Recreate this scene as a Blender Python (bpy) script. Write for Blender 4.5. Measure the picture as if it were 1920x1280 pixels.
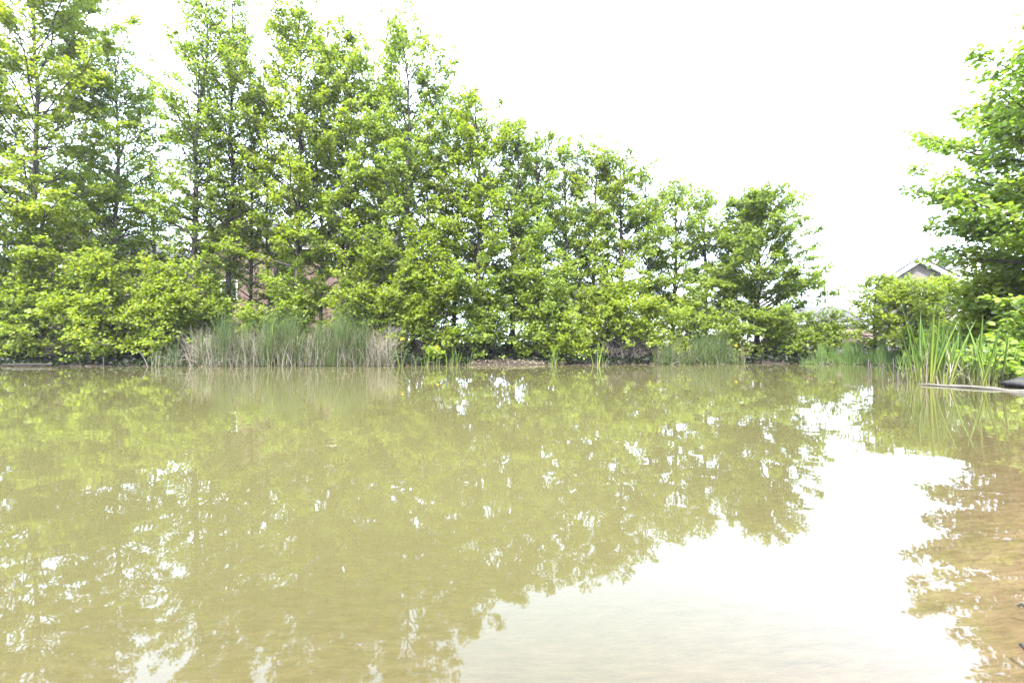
import bpy, math
import numpy as np

# ------------------------------------------------------------------ clear, camera, sky, sun, exposure
for o in list(bpy.data.objects):
    bpy.data.objects.remove(o)
scene = bpy.context.scene
COL = scene.collection
R = math.radians

CAM_H = 0.8
cam_d = bpy.data.cameras.new("camera")
cam_d.lens = 16.0
cam_d.sensor_width = 36.0
cam_d.clip_start = 0.05
cam_d.clip_end = 5000
cam_d.shift_y = -0.0026 * -1
cam = bpy.data.objects.new("camera", cam_d)
cam.location = (0, 0, CAM_H)
cam.rotation_euler = (R(90), 0, 0)
COL.objects.link(cam)
scene.camera = cam

SUN_EL, SUN_AZ = 58.0, -160.0          # azimuth measured from +Y towards +X: the sun stands behind the camera, to its left
world = bpy.data.worlds.new("World")
scene.world = world
world.use_nodes = True
wn, wl = world.node_tree.nodes, world.node_tree.links
wn.clear()
sky = wn.new("ShaderNodeTexSky")
sky.sky_type = 'NISHITA'
sky.sun_disc = False
sky.sun_elevation = R(SUN_EL)
sky.sun_rotation = R(SUN_AZ)
sky.dust_density = 4.0
sky.air_density = 1.0
hz = wn.new("ShaderNodeMix"); hz.data_type = 'RGBA'
hz.inputs[0].default_value = 0.7       # a thin veil of bright white cloud over the blue
hz.inputs[7].default_value = (9.2, 10.7, 14.0, 1)
wl.new(sky.outputs[0], hz.inputs[6])
bg = wn.new("ShaderNodeBackground")
bg.inputs[1].default_value = 0.112
wl.new(hz.outputs[2], bg.inputs[0])
wo = wn.new("ShaderNodeOutputWorld")
wl.new(bg.outputs[0], wo.inputs[0])

sun_d = bpy.data.lights.new("sun", 'SUN')
sun_d.energy = 3.2
sun_d.angle = R(0.9)
sun_d.color = (1.0, 0.95, 0.86)
sun = bpy.data.objects.new("sun", sun_d)
sun.location = (-20, -30, 40)
sun.rotation_euler = (R(90 - SUN_EL), 0, R(180 - SUN_AZ - 0) )
COL.objects.link(sun)
# aim the lamp explicitly
from mathutils import Vector
to_sun = Vector((math.sin(R(SUN_AZ)) * math.cos(R(SUN_EL)), math.cos(R(SUN_AZ)) * math.cos(R(SUN_EL)), math.sin(R(SUN_EL))))
sun.rotation_euler = to_sun.to_track_quat('Z', 'Y').to_euler()

vs = scene.view_settings
scene.display_settings.display_device = 'sRGB'
vs.view_transform = 'Standard'
vs.look = 'None'
vs.exposure = 3.0
vs.gamma = 1.0
vs.use_curve_mapping = False
cy = scene.cycles
cy.max_bounces = 9
cy.diffuse_bounces = 4
cy.glossy_bounces = 3
cy.transmission_bounces = 5
cy.transparent_max_bounces = 8
cy.caustics_reflective = False
cy.caustics_refractive = False
cy.use_denoising = True
cy.sample_clamp_indirect = 8.0

# ------------------------------------------------------------------ helpers
F = 853.33          # focal length in pixels of the 1920 wide photograph
HZ = 645.0


def at(px, py, Y):
    """world point seen at photo pixel (px, py) when it stands Y metres away"""
    return np.array([(px - 960.0) / F * Y, Y, CAM_H + (HZ - py) / F * Y])


def mesh_from(name, V, faces_list, smooth=False, mats=(), mat_idx=None):
    """V (n,3); faces_list: list of int arrays (m,k)"""
    me = bpy.data.meshes.new(name)
    V = np.ascontiguousarray(V, dtype=np.float32)
    me.vertices.add(len(V))
    me.vertices.foreach_set("co", V.ravel())
    loops = np.concatenate([f.ravel() for f in faces_list]).astype(np.int32)
    tot = np.concatenate([np.full(len(f), f.shape[1], np.int32) for f in faces_list])
    start = np.concatenate([[0], np.cumsum(tot)[:-1]]).astype(np.int32)
    me.loops.add(len(loops))
    me.loops.foreach_set("vertex_index", loops)
    me.polygons.add(len(tot))
    me.polygons.foreach_set("loop_start", start)
    me.polygons.foreach_set("loop_total", tot)
    if smooth:
        me.polygons.foreach_set("use_smooth", np.ones(len(tot), bool))
    for m in mats:
        me.materials.append(m)
    if mat_idx is not None:
        me.polygons.foreach_set("material_index", np.asarray(mat_idx, np.int32))
    me.update(calc_edges=True)
    return me


def obj(name, me, parent=None, label=None, cat=None, group=None, kind=None, loc=None):
    o = bpy.data.objects.new(name, me)
    COL.objects.link(o)
    if parent is not None:
        o.parent = parent
    if loc is not None:
        o.location = loc
    for k, v in (("label", label), ("category", cat), ("group", group), ("kind", kind)):
        if v:
            o[k] = v
    return o


def thing(name, loc, label, cat, group=None):
    o = bpy.data.objects.new(name, None)
    o.empty_display_size = 0.2
    COL.objects.link(o)
    o.location = loc
    o["label"] = label
    o["category"] = cat
    if group:
        o["group"] = group
    return o


def tubes(P, Rad, sides=4):
    """P (n,k,3) centre lines, Rad (n,k) radii -> V, quads"""
    n, k, _ = P.shape
    T = np.gradient(P, axis=1)
    T /= np.linalg.norm(T, axis=2, keepdims=True) + 1e-9
    ref = np.where(np.abs(T[..., 2:3]) > 0.9, np.array([1.0, 0, 0]), np.array([0, 0, 1.0]))
    A = np.cross(T, ref); A /= np.linalg.norm(A, axis=2, keepdims=True) + 1e-9
    B = np.cross(T, A)
    ang = np.arange(sides) * 2 * math.pi / sides
    V = P[:, :, None, :] + Rad[:, :, None, None] * (np.cos(ang)[None, None, :, None] * A[:, :, None, :] + np.sin(ang)[None, None, :, None] * B[:, :, None, :])
    idx = np.arange(n * k * sides).reshape(n, k, sides)
    a = idx[:, :-1, :]; b = np.roll(a, -1, axis=2)
    c = idx[:, 1:, :]; d = np.roll(c, -1, axis=2)
    q = np.stack([a, b, d, c], axis=-1).reshape(-1, 4)
    return V.reshape(-1, 3), q


def norm(v):
    return v / (np.linalg.norm(v, axis=-1, keepdims=True) + 1e-9)


# ------------------------------------------------------------------ materials
def new_mat(name):
    m = bpy.data.materials.new(name)
    m.use_nodes = True
    nt = m.node_tree
    nt.nodes.clear()
    out = nt.nodes.new("ShaderNodeOutputMaterial")
    return m, nt.nodes, nt.links, out


def ramp(nodes, stops):
    r = nodes.new("ShaderNodeValToRGB")
    el = r.color_ramp.elements
    while len(el) < len(stops):
        el.new(0.5)
    for e, (p, c) in zip(el, stops):
        e.position = p
        e.color = (*c, 1)
    return r


def leaf_mat(name, cols, trans, rough=0.5, patch=0.25, gloss=0.35):
    """cols: three reflect colours from deep to young leaf; trans: light coming through"""
    m, N, L, out = new_mat(name)
    geo = N.new("ShaderNodeNewGeometry")
    tc = N.new("ShaderNodeTexCoord")
    nz = N.new("ShaderNodeTexNoise"); nz.inputs["Scale"].default_value = 0.9
    nz.inputs["Detail"].default_value = 2
    L.new(tc.outputs["Object"], nz.inputs["Vector"])
    oi = N.new("ShaderNodeObjectInfo")
    # leaf to leaf, spray to spray and tree to tree variation of the leaf colour
    a = N.new("ShaderNodeMath"); a.operation = 'MULTIPLY_ADD'; a.inputs[1].default_value = 0.55; a.inputs[2].default_value = 0.0
    L.new(geo.outputs["Random Per Island"], a.inputs[0])
    b = N.new("ShaderNodeMath"); b.operation = 'MULTIPLY_ADD'; b.inputs[1].default_value = 0.75; L.new(nz.outputs[0], b.inputs[0]); L.new(a.outputs[0], b.inputs[2])
    c = N.new("ShaderNodeMath"); c.operation = 'MULTIPLY_ADD'; c.inputs[1].default_value = 0.22; L.new(oi.outputs["Random"], c.inputs[0]); L.new(b.outputs[0], c.inputs[2])
    d = N.new("ShaderNodeMath"); d.operation = 'SUBTRACT'; d.inputs[1].default_value = 0.26; L.new(c.outputs[0], d.inputs[0])
    r = ramp(N, [(0.0, cols[0]), (0.5, cols[1]), (1.0, cols[2])])
    L.new(d.outputs[0], r.inputs[0])
    pr = N.new("ShaderNodeBsdfPrincipled")
    pr.inputs["Roughness"].default_value = rough
    pr.inputs["Specular IOR Level"].default_value = gloss
    L.new(r.outputs[0], pr.inputs["Base Color"])
    tr = N.new("ShaderNodeBsdfTranslucent")
    tm = N.new("ShaderNodeMix"); tm.data_type = 'RGBA'; tm.blend_type = 'MULTIPLY'; tm.inputs[0].default_value = 1.0
    L.new(r.outputs[0], tm.inputs[6]); tm.inputs[7].default_value = (*trans, 1)
    L.new(tm.outputs[2], tr.inputs[0])
    ad = N.new("ShaderNodeMixShader"); ad.inputs[0].default_value = 0.55
    L.new(pr.outputs[0], ad.inputs[1]); L.new(tr.outputs[0], ad.inputs[2])
    L.new(ad.outputs[0], out.inputs[0])
    return m


def noise_mat(name, stops, scale=8.0, detail=6, rough=0.9, bump=0.0, stretch=None, spec=0.2, bscale=None):
    m, N, L, out = new_mat(name)
    tc = N.new("ShaderNodeTexCoord")
    vec = tc.outputs["Object"]
    if stretch:
        mp = N.new("ShaderNodeMapping"); mp.inputs["Scale"].default_value = stretch
        L.new(vec, mp.inputs[0]); vec = mp.outputs[0]
    nz = N.new("ShaderNodeTexNoise"); nz.inputs["Scale"].default_value = scale; nz.inputs["Detail"].default_value = detail
    nz.inputs["Roughness"].default_value = 0.65
    L.new(vec, nz.inputs["Vector"])
    r = ramp(N, stops)
    L.new(nz.outputs[0], r.inputs[0])
    pr = N.new("ShaderNodeBsdfPrincipled")
    pr.inputs["Roughness"].default_value = rough
    pr.inputs["Specular IOR Level"].default_value = spec
    L.new(r.outputs[0], pr.inputs["Base Color"])
    if bump:
        n2 = N.new("ShaderNodeTexNoise"); n2.inputs["Scale"].default_value = bscale or scale * 3; n2.inputs["Detail"].default_value = 5
        L.new(vec, n2.inputs["Vector"])
        bp = N.new("ShaderNodeBump"); bp.inputs["Strength"].default_value = 1.0; bp.inputs["Distance"].default_value = bump
        L.new(n2.outputs[0], bp.inputs["Height"])
        L.new(bp.outputs[0], pr.inputs["Normal"])
    L.new(pr.outputs[0], out.inputs[0])
    return m


def blade_mat(name, stops, trans=(1.1, 1.2, 0.6)):
    """long leaves and stems: colour varies from blade to blade"""
    m, N, L, out = new_mat(name)
    geo = N.new("ShaderNodeNewGeometry")
    oi = N.new("ShaderNodeObjectInfo")
    ad0 = N.new("ShaderNodeMath"); ad0.operation = 'ADD'
    L.new(geo.outputs["Random Per Island"], ad0.inputs[0]); L.new(oi.outputs["Random"], ad0.inputs[1])
    fr = N.new("ShaderNodeMath"); fr.operation = 'FRACT'; L.new(ad0.outputs[0], fr.inputs[0])
    r = ramp(N, stops)
    L.new(fr.outputs[0], r.inputs[0])
    pr = N.new("ShaderNodeBsdfPrincipled"); pr.inputs["Roughness"].default_value = 0.45
    pr.inputs["Specular IOR Level"].default_value = 0.35
    L.new(r.outputs[0], pr.inputs["Base Color"])
    tr = N.new("ShaderNodeBsdfTranslucent")
    tm = N.new("ShaderNodeMix"); tm.data_type = 'RGBA'; tm.blend_type = 'MULTIPLY'; tm.inputs[0].default_value = 1.0
    L.new(r.outputs[0], tm.inputs[6]); tm.inputs[7].default_value = (*trans, 1)
    L.new(tm.outputs[2], tr.inputs[0])
    mx = N.new("ShaderNodeMixShader"); mx.inputs[0].default_value = 0.35
    L.new(pr.outputs[0], mx.inputs[1]); L.new(tr.outputs[0], mx.inputs[2])
    L.new(mx.outputs[0], out.inputs[0])
    return m


M = {}
M['leaf_bright'] = leaf_mat('young_leaf', [(0.070, 0.108, 0.013), (0.142, 0.190, 0.017), (0.205, 0.250, 0.020)], (1.5, 1.5, 0.7))
M['leaf_mid'] = leaf_mat('alder_leaf', [(0.072, 0.108, 0.016), (0.136, 0.182, 0.021), (0.192, 0.236, 0.024)], (1.4, 1.5, 0.8))
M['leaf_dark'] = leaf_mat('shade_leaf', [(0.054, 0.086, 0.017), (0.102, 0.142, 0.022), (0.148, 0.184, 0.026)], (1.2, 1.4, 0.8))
M['leaf_cool'] = leaf_mat('glossy_leaf', [(0.100, 0.150, 0.024), (0.158, 0.212, 0.028), (0.205, 0.255, 0.030)], (1.3, 1.5, 0.7), rough=0.38, gloss=0.5)
M['leaf_ivy_shade'] = leaf_mat('shade_dark_ivy_leaf', [(0.003, 0.006, 0.002), (0.008, 0.014, 0.004), (0.024, 0.036, 0.008)], (1.0, 1.2, 0.8))  # near-black: the deep shade under the trees is put into the leaf colour
M['bark'] = noise_mat('bark', [(0.25, (0.02, 0.017, 0.014)), (0.55, (0.055, 0.048, 0.040)), (0.8, (0.10, 0.094, 0.082))], 9, stretch=(1, 1, 0.35), bump=0.012)
M['twig'] = noise_mat('twig_bark', [(0.3, (0.025, 0.020, 0.015)), (0.7, (0.06, 0.05, 0.038))], 6)
M['reed_green'] = blade_mat('rush_green', [(0.0, (0.018, 0.036, 0.009)), (0.5, (0.040, 0.070, 0.014)), (0.85, (0.085, 0.125, 0.020)), (1.0, (0.15, 0.165, 0.045))])
M['reed_dead'] = blade_mat('dead_rush', [(0.0, (0.07, 0.055, 0.034)), (0.5, (0.17, 0.142, 0.10)), (1.0, (0.28, 0.25, 0.195))])
M['iris'] = blade_mat('iris_leaf', [(0.0, (0.055, 0.108, 0.016)), (0.6, (0.090, 0.150, 0.018)), (1.0, (0.135, 0.19, 0.022))])
M['sedge'] = blade_mat('sedge_leaf', [(0.0, (0.05, 0.105, 0.022)), (0.6, (0.09, 0.16, 0.028)), (1.0, (0.15, 0.20, 0.05))])
def iris_mat():
    m = M['iris']; N = m.node_tree.nodes; L = m.node_tree.links
    rp_ = [n for n in N if n.type == 'VALTORGB'][0]
    tc = N.new("ShaderNodeTexCoord"); sp = N.new("ShaderNodeSeparateXYZ"); L.new(tc.outputs["Object"], sp.inputs[0])
    mr = N.new("ShaderNodeMapRange"); mr.inputs[1].default_value = 0.06; mr.inputs[2].default_value = 0.5; mr.inputs[3].default_value = 1; mr.inputs[4].default_value = 0
    L.new(sp.outputs[2], mr.inputs[0])
    mx = N.new("ShaderNodeMix"); mx.data_type = 'RGBA'; L.new(mr.outputs[0], mx.inputs[0]); L.new(rp_.outputs[0], mx.inputs[6])
    mx.inputs[7].default_value = (0.20, 0.215, 0.045, 1)
    pr = [n for n in N if n.type == 'BSDF_PRINCIPLED'][0]; L.new(mx.outputs[2], pr.inputs["Base Color"])
    tm = [n for n in N if n.type == 'MIX' and n.blend_type == 'MULTIPLY'][0]; L.new(mx.outputs[2], tm.inputs[6])


iris_mat()
M['petal'] = blade_mat('yellow_petal', [(0.0, (0.62, 0.42, 0.02)), (1.0, (0.75, 0.55, 0.08))])
M['dead_wood'] = noise_mat('dead_wood', [(0.3, (0.035, 0.03, 0.024)), (0.6, (0.08, 0.068, 0.056)), (0.8, (0.14, 0.125, 0.11))], 7, stretch=(1, 1, 1), bump=0.006)
M['pale_wood'] = noise_mat('bleached_wood', [(0.3, (0.055, 0.05, 0.042)), (0.6, (0.09, 0.082, 0.07)), (0.8, (0.13, 0.12, 0.108))], 9, bump=0.004)
M['dark_wood'] = noise_mat('wet_wood', [(0.3, (0.007, 0.006, 0.005)), (0.7, (0.024, 0.020, 0.016))], 12, bump=0.006, rough=0.8)
M['stone'] = noise_mat('grey_stone', [(0.3, (0.020, 0.019, 0.019)), (0.6, (0.036, 0.035, 0.034)), (0.8, (0.06, 0.058, 0.056))], 6, bump=0.02, rough=0.7)
M['fascia'] = noise_mat('white_paint', [(0.3, (0.74, 0.74, 0.72)), (0.7, (0.82, 0.82, 0.80))], 3, rough=0.5)
M['render'] = noise_mat('cream_render', [(0.3, (0.52, 0.47, 0.39)), (0.7, (0.62, 0.57, 0.49))], 1.5, rough=0.9)
M['white_render'] = noise_mat('white_render', [(0.3, (0.66, 0.66, 0.66)), (0.7, (0.76, 0.76, 0.76))], 1.5, rough=0.9)
M['gutter'] = noise_mat('black_plastic', [(0.3, (0.02, 0.02, 0.022)), (0.7, (0.035, 0.035, 0.038))], 3, rough=0.4)


def brick_mat(name, c1, c2, mortar):
    m, N, L, out = new_mat(name)
    tc = N.new("ShaderNodeTexCoord")
    sp = N.new("ShaderNodeSeparateXYZ"); L.new(tc.outputs["Object"], sp.inputs[0])
    ad = N.new("ShaderNodeMath"); ad.operation = 'ADD'; L.new(sp.outputs[0], ad.inputs[0]); L.new(sp.outputs[1], ad.inputs[1])
    cb = N.new("ShaderNodeCombineXYZ"); L.new(ad.outputs[0], cb.inputs[0]); L.new(sp.outputs[2], cb.inputs[1])
    br = N.new("ShaderNodeTexBrick")
    br.inputs["Scale"].default_value = 1.0
    br.inputs["Brick Width"].default_value = 0.225
    br.inputs["Row Height"].default_value = 0.075
    br.inputs["Mortar Size"].default_value = 0.010
    br.inputs["Color1"].default_value = (*c1, 1); br.inputs["Color2"].default_value = (*c2, 1); br.inputs["Mortar"].default_value = (*mortar, 1)
    L.new(cb.outputs[0], br.inputs["Vector"])
    nz = N.new("ShaderNodeTexNoise"); nz.inputs["Scale"].default_value = 1.2; nz.inputs["Detail"].default_value = 4
    L.new(tc.outputs["Object"], nz.inputs["Vector"])
    mr = N.new("ShaderNodeMapRange"); mr.inputs[3].default_value = 0.75; mr.inputs[4].default_value = 1.25; L.new(nz.outputs[0], mr.inputs[0])
    mx = N.new("ShaderNodeMix"); mx.data_type = 'RGBA'; mx.blend_type = 'MULTIPLY'; mx.inputs[0].default_value = 1
    L.new(br.outputs[0], mx.inputs[6]); L.new(mr.outputs[0], mx.inputs[7])
    pr = N.new("ShaderNodeBsdfPrincipled"); pr.inputs["Roughness"].default_value = 0.9
    L.new(mx.outputs[2], pr.inputs["Base Color"])
    bp = N.new("ShaderNodeBump"); bp.inputs["Distance"].default_value = 0.008; bp.invert = True
    L.new(br.outputs["Fac"], bp.inputs["Height"]); L.new(bp.outputs[0], pr.inputs["Normal"])
    L.new(pr.outputs[0], out.inputs[0])
    return m


M['red_brick'] = brick_mat('red_brick', (0.062, 0.025, 0.019), (0.112, 0.057, 0.045), (0.115, 0.103, 0.092))
M['buff_brick'] = brick_mat('buff_brick', (0.085, 0.068, 0.054), (0.115, 0.095, 0.078), (0.10, 0.092, 0.082))


def tile_mat(name, c1, c2):
    m, N, L, out = new_mat(name)
    tc = N.new("ShaderNodeTexCoord")
    br = N.new("ShaderNodeTexBrick"); br.inputs["Scale"].default_value = 1.0
    br.inputs["Brick Width"].default_value = 0.30; br.inputs["Row Height"].default_value = 0.24; br.inputs["Mortar Size"].default_value = 0.02
    br.inputs["Color1"].default_value = (*c1, 1); br.inputs["Color2"].default_value = (*c2, 1)
    br.inputs["Mortar"].default_value = (c1[0] * .45, c1[1] * .45, c1[2] * .45, 1)
    L.new(tc.outputs["Object"], br.inputs["Vector"])
    pr = N.new("ShaderNodeBsdfPrincipled"); pr.inputs["Roughness"].default_value = 0.8
    L.new(br.outputs[0], pr.inputs["Base Color"])
    L.new(pr.outputs[0], out.inputs[0])
    return m


M['brown_tile'] = tile_mat('brown_roof_tile', (0.026, 0.019, 0.0165), (0.040, 0.030, 0.026))
M['grey_tile'] = tile_mat('grey_roof_tile', (0.028, 0.028, 0.031), (0.04, 0.04, 0.044))
g, N, L, out = new_mat('window_glass')
pr = N.new("ShaderNodeBsdfPrincipled"); pr.inputs["Base Color"].default_value = (0.02, 0.025, 0.03, 1); pr.inputs["Roughness"].default_value = 0.06
L.new(pr.outputs[0], out.inputs[0]); M['glass'] = g

# ------------------------------------------------------------------ the lie of the land
POND = np.array([(-90, 15.5), (-40, 16.4), (-25, 16.7), (-14, 16.5), (-9, 16.7), (-4, 16.8), (-1.5, 17.3), (1.2, 17.6), (3, 17.5), (5.6, 17.9), (9, 18.9),
                 (12, 18.6), (14.6, 17.6), (16.0, 15), (15.2, 12), (12.6, 10.2), (11.2, 9.2), (9.7, 8.55), (9.1, 8.1), (8.9, 7.5), (7.2, 5.9), (4.6, 3.6), (2.55, 1.95), (1.72, 1.24),
                 (1.2, 0.75), (0.6, 0.42), (-0.4, 0.34), (-3, 0.1), (-9, -0.6), (-30, -2.5), (-90, -4)], float)


def pond_sd(x, y):
    """signed distance to the shoreline, positive on land"""
    shp = x.shape
    p = np.stack([x.ravel(), y.ravel()], 1)
    a = POND; b = np.roll(POND, -1, axis=0)
    best = np.full(len(p), 1e9)
    inside = np.zeros(len(p), bool)
    for (ax, ay), (bx, by) in zip(a, b):
        ex, ey = bx - ax, by - ay
        t = np.clip(((p[:, 0] - ax) * ex + (p[:, 1] - ay) * ey) / (ex * ex + ey * ey), 0, 1)
        best = np.minimum(best, np.hypot(p[:, 0] - ax - t * ex, p[:, 1] - ay - t * ey))
        cond = ((ay > p[:, 1]) != (by > p[:, 1]))
        with np.errstate(divide='ignore', invalid='ignore'):
            xi = (bx - ax) * (p[:, 1] - ay) / (by - ay) + ax
        inside ^= cond & (p[:, 0] < xi)
    s = np.where(inside, -best, best)
    s = s + 0.10 * np.sin(p[:, 0] * 2.3 + 1.3 * np.sin(p[:, 1] * 1.1)) * np.clip((p[:, 1] - 8) / 6, 0.15, 1)
    return s.reshape(shp)


def ground_h(x, y):
    x = np.asarray(x, float); y = np.asarray(y, float)
    sd = pond_sd(x, y)
    rough = 0.035 * np.sin(x * 1.9 + 0.7 * y) * np.sin(y * 2.3 - 0.4 * x) + 0.02 * np.sin(x * 5.1 + y * 3.3)
    near = np.clip((10 - y) / 3.0, 0, 1)                     # flat gravelly shore on the near side
    far_bank = 0.09 * (1 - np.exp(-np.clip(sd, 0, None) / 0.25)) + 0.75 * (1 - np.exp(-np.clip(sd, 0, None) / 6.0))
    near_bank = 0.10 * (1 - np.exp(-np.clip(sd, 0, None) / 1.2)) + 0.35 * (1 - np.exp(-np.clip(sd, 0, None) / 8.0))
    land = far_bank * (1 - near) + near_bank * near + rough * np.clip(sd * 1.2, 0, 1)
    bed_far = -0.9 * (1 - np.exp(np.clip(sd, None, 0) / 0.9))
    bed_near = -0.85 * (1 - np.exp(np.clip(sd, None, 0) / 4.5))
    bed = bed_far * (1 - near) + bed_near * near + rough * 0.25 * np.clip(-sd, 0, 1)
    return np.where(sd > 0, land, bed)


def axis(parts):
    out = []
    for a, b, s in parts:
        out.append(np.arange(a, b, s))
    return np.unique(np.round(np.concatenate(out), 4))


def grid_mesh(name, xs, ys, zf, mats, smooth=True):
    X, Y = np.meshgrid(xs, ys)
    Z = zf(X, Y)
    V = np.stack([X.ravel(), Y.ravel(), Z.ravel()], 1)
    i = np.arange(len(xs) * len(ys)).reshape(len(ys), len(xs))
    q = np.stack([i[:-1, :-1], i[:-1, 1:], i[1:, 1:], i[1:, :-1]], -1).reshape(-1, 4)
    return mesh_from(name, V, [q], smooth, mats)


xs = axis([(-400, -200, 50), (-200, -40, 20), (-40, -14, 1.0), (-14, 12, 0.2), (12, 40, 0.6), (40, 200, 20), (200, 401, 50)])
ys = axis([(-400, -200, 50), (-200, -10, 20), (-10, -1, 1.0), (-1, 21, 0.16), (21, 50, 1.0), (50, 200, 25), (200, 401, 50)])

# ground material: sandy gravel bed and shore near by, leafy soil with painted shade under the trees, meadow green far off
m, N, L, out = new_mat('ground_earth')
tc = N.new("ShaderNodeTexCoord")
n1 = N.new("ShaderNodeTexNoise"); n1.inputs["Scale"].default_value = 5; n1.inputs["Detail"].default_value = 8; n1.inputs["Roughness"].default_value = 0.7
L.new(tc.outputs["Object"], n1.inputs["Vector"])
mpg = N.new("ShaderNodeMapping"); mpg.inputs["Scale"].default_value = (1.0, 2.6, 1); mpg.inputs["Rotation"].default_value = (0, 0, R(12))
L.new(tc.outputs["Object"], mpg.inputs[0])
vor = N.new("ShaderNodeTexNoise"); vor.inputs["Scale"].default_value = 9; vor.inputs["Detail"].default_value = 5; vor.inputs["Roughness"].default_value = 0.6
L.new(mpg.outputs[0], vor.inputs["Vector"])
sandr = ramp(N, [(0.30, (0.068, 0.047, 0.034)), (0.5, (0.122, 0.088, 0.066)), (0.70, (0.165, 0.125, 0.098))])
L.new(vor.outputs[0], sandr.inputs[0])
shade_soilr = ramp(N, [(0.3, (0.008, 0.006, 0.0045)), (0.55, (0.024, 0.017, 0.014)), (0.75, (0.055, 0.041, 0.035))])  # earth darkened so the bank hollow's shade sits in its colour
L.new(n1.outputs[0], shade_soilr.inputs[0])
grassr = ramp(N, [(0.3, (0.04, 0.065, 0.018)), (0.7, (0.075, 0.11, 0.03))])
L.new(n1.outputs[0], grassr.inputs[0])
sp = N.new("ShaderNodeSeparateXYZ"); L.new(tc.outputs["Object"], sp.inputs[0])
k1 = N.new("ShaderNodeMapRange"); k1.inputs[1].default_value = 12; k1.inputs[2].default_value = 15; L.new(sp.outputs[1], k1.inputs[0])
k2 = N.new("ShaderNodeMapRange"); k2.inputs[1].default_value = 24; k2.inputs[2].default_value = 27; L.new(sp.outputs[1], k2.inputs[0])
mx1 = N.new("ShaderNodeMix"); mx1.data_type = 'RGBA'; L.new(k1.outputs[0], mx1.inputs[0]); L.new(sandr.outputs[0], mx1.inputs[6]); L.new(shade_soilr.outputs[0], mx1.inputs[7])
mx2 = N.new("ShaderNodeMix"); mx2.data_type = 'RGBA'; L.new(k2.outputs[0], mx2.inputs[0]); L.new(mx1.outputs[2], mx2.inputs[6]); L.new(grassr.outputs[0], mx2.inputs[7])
pr = N.new("ShaderNodeBsdfPrincipled"); pr.inputs["Roughness"].default_value = 0.9; pr.inputs["Specular IOR Level"].default_value = 0.15
L.new(mx2.outputs[2], pr.inputs["Base Color"])
bp = N.new("ShaderNodeBump"); bp.inputs["Distance"].default_value = 0.02; L.new(vor.outputs[0], bp.inputs["Height"]); L.new(bp.outputs[0], pr.inputs["Normal"])
L.new(pr.outputs[0], out.inputs[0])
M['ground'] = m
obj("ground", grid_mesh("ground", xs, ys, ground_h, [M['ground']]), kind="structure", label="pond bed, earth bank with painted shade and meadow around the pond")

# water: silty olive body whose murk thickens with depth, over a clear mirror surface
m, N, L, out = new_mat('pond_water')
tc = N.new("ShaderNodeTexCoord")
mpw = N.new("ShaderNodeMapping"); mpw.inputs["Scale"].default_value = (1.0, 1.25, 1); mpw.inputs["Rotation"].default_value = (0, 0, R(-14))
L.new(tc.outputs["Object"], mpw.inputs[0])
w1 = N.new("ShaderNodeTexNoise"); w1.inputs["Scale"].default_value = 2.4; w1.inputs["Detail"].default_value = 1.5; w1.inputs["Distortion"].default_value = 0.5
w2 = N.new("ShaderNodeTexNoise"); w2.inputs["Scale"].default_value = 11.0; w2.inputs["Detail"].default_value = 1.0; w2.inputs["Distortion"].default_value = 0.8
w3 = N.new("ShaderNodeTexNoise"); w3.inputs["Scale"].default_value = 0.55; w3.inputs["Detail"].default_value = 1.0
for w in (w1, w2, w3):
    L.new(mpw.outputs[0], w.inputs["Vector"])
# breeze patches: the small ripple is stronger in some places and nearly absent in others
br_ = N.new("ShaderNodeMapRange"); br_.inputs[1].default_value = 0.40; br_.inputs[2].default_value = 0.65; br_.inputs[3].default_value = 0.15; br_.inputs[4].default_value = 1.0
L.new(w3.outputs[0], br_.inputs[0])
mu = N.new("ShaderNodeMath"); mu.operation = 'MULTIPLY'; L.new(w2.outputs[0], mu.inputs[0]); L.new(br_.outputs[0], mu.inputs[1])
s2 = N.new("ShaderNodeMath"); s2.operation = 'MULTIPLY_ADD'; s2.inputs[1].default_value = 0.06; L.new(mu.outputs[0], s2.inputs[0]); L.new(w1.outputs[0], s2.inputs[2])
wb = N.new("ShaderNodeBump"); wb.inputs["Strength"].default_value = 1.0; wb.inputs["Distance"].default_value = 0.0014
L.new(s2.outputs[0], wb.inputs["Height"])
body = N.new("ShaderNodeBsdfDiffuse")
siltn = N.new("ShaderNodeTexNoise"); siltn.inputs["Scale"].default_value = 0.6; siltn.inputs["Detail"].default_value = 4
L.new(tc.outputs["Object"], siltn.inputs["Vector"])
bodyr = ramp(N, [(0.3, (0.053, 0.0490, 0.0195)), (0.7, (0.058, 0.0535, 0.0220))])
L.new(siltn.outputs[0], bodyr.inputs[0]); L.new(bodyr.outputs[0], body.inputs[0])
clear = N.new("ShaderNodeBsdfTransparent"); clear.inputs[0].default_value = (0.93, 0.88, 0.76, 1)
at_d = N.new("ShaderNodeAttribute"); at_d.attribute_name = "murk"
under = N.new("ShaderNodeMixShader"); L.new(at_d.outputs["Fac"], under.inputs[0]); L.new(clear.outputs[0], under.inputs[1]); L.new(body.outputs[0], under.inputs[2])
fres = N.new("ShaderNodeFresnel"); fres.inputs[0].default_value = 1.34; L.new(wb.outputs[0], fres.inputs["Normal"])
gl = N.new("ShaderNodeBsdfGlossy"); gl.inputs["Roughness"].default_value = 0.018; gl.inputs["Color"].default_value = (1, 1, 1, 1)
L.new(wb.outputs[0], gl.inputs["Normal"])
ws = N.new("ShaderNodeMixShader"); L.new(fres.outputs[0], ws.inputs[0]); L.new(under.outputs[0], ws.inputs[1]); L.new(gl.outputs[0], ws.inputs[2])
L.new(ws.outputs[0], out.inputs[0])
M['water'] = m
wx = axis([(-92, -20, 2), (-20, -4, 0.8), (-4, 16.61, 0.3)])
wy = axis([(-4.6, -1, 0.6), (-1, 19.8, 0.3)])
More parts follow.
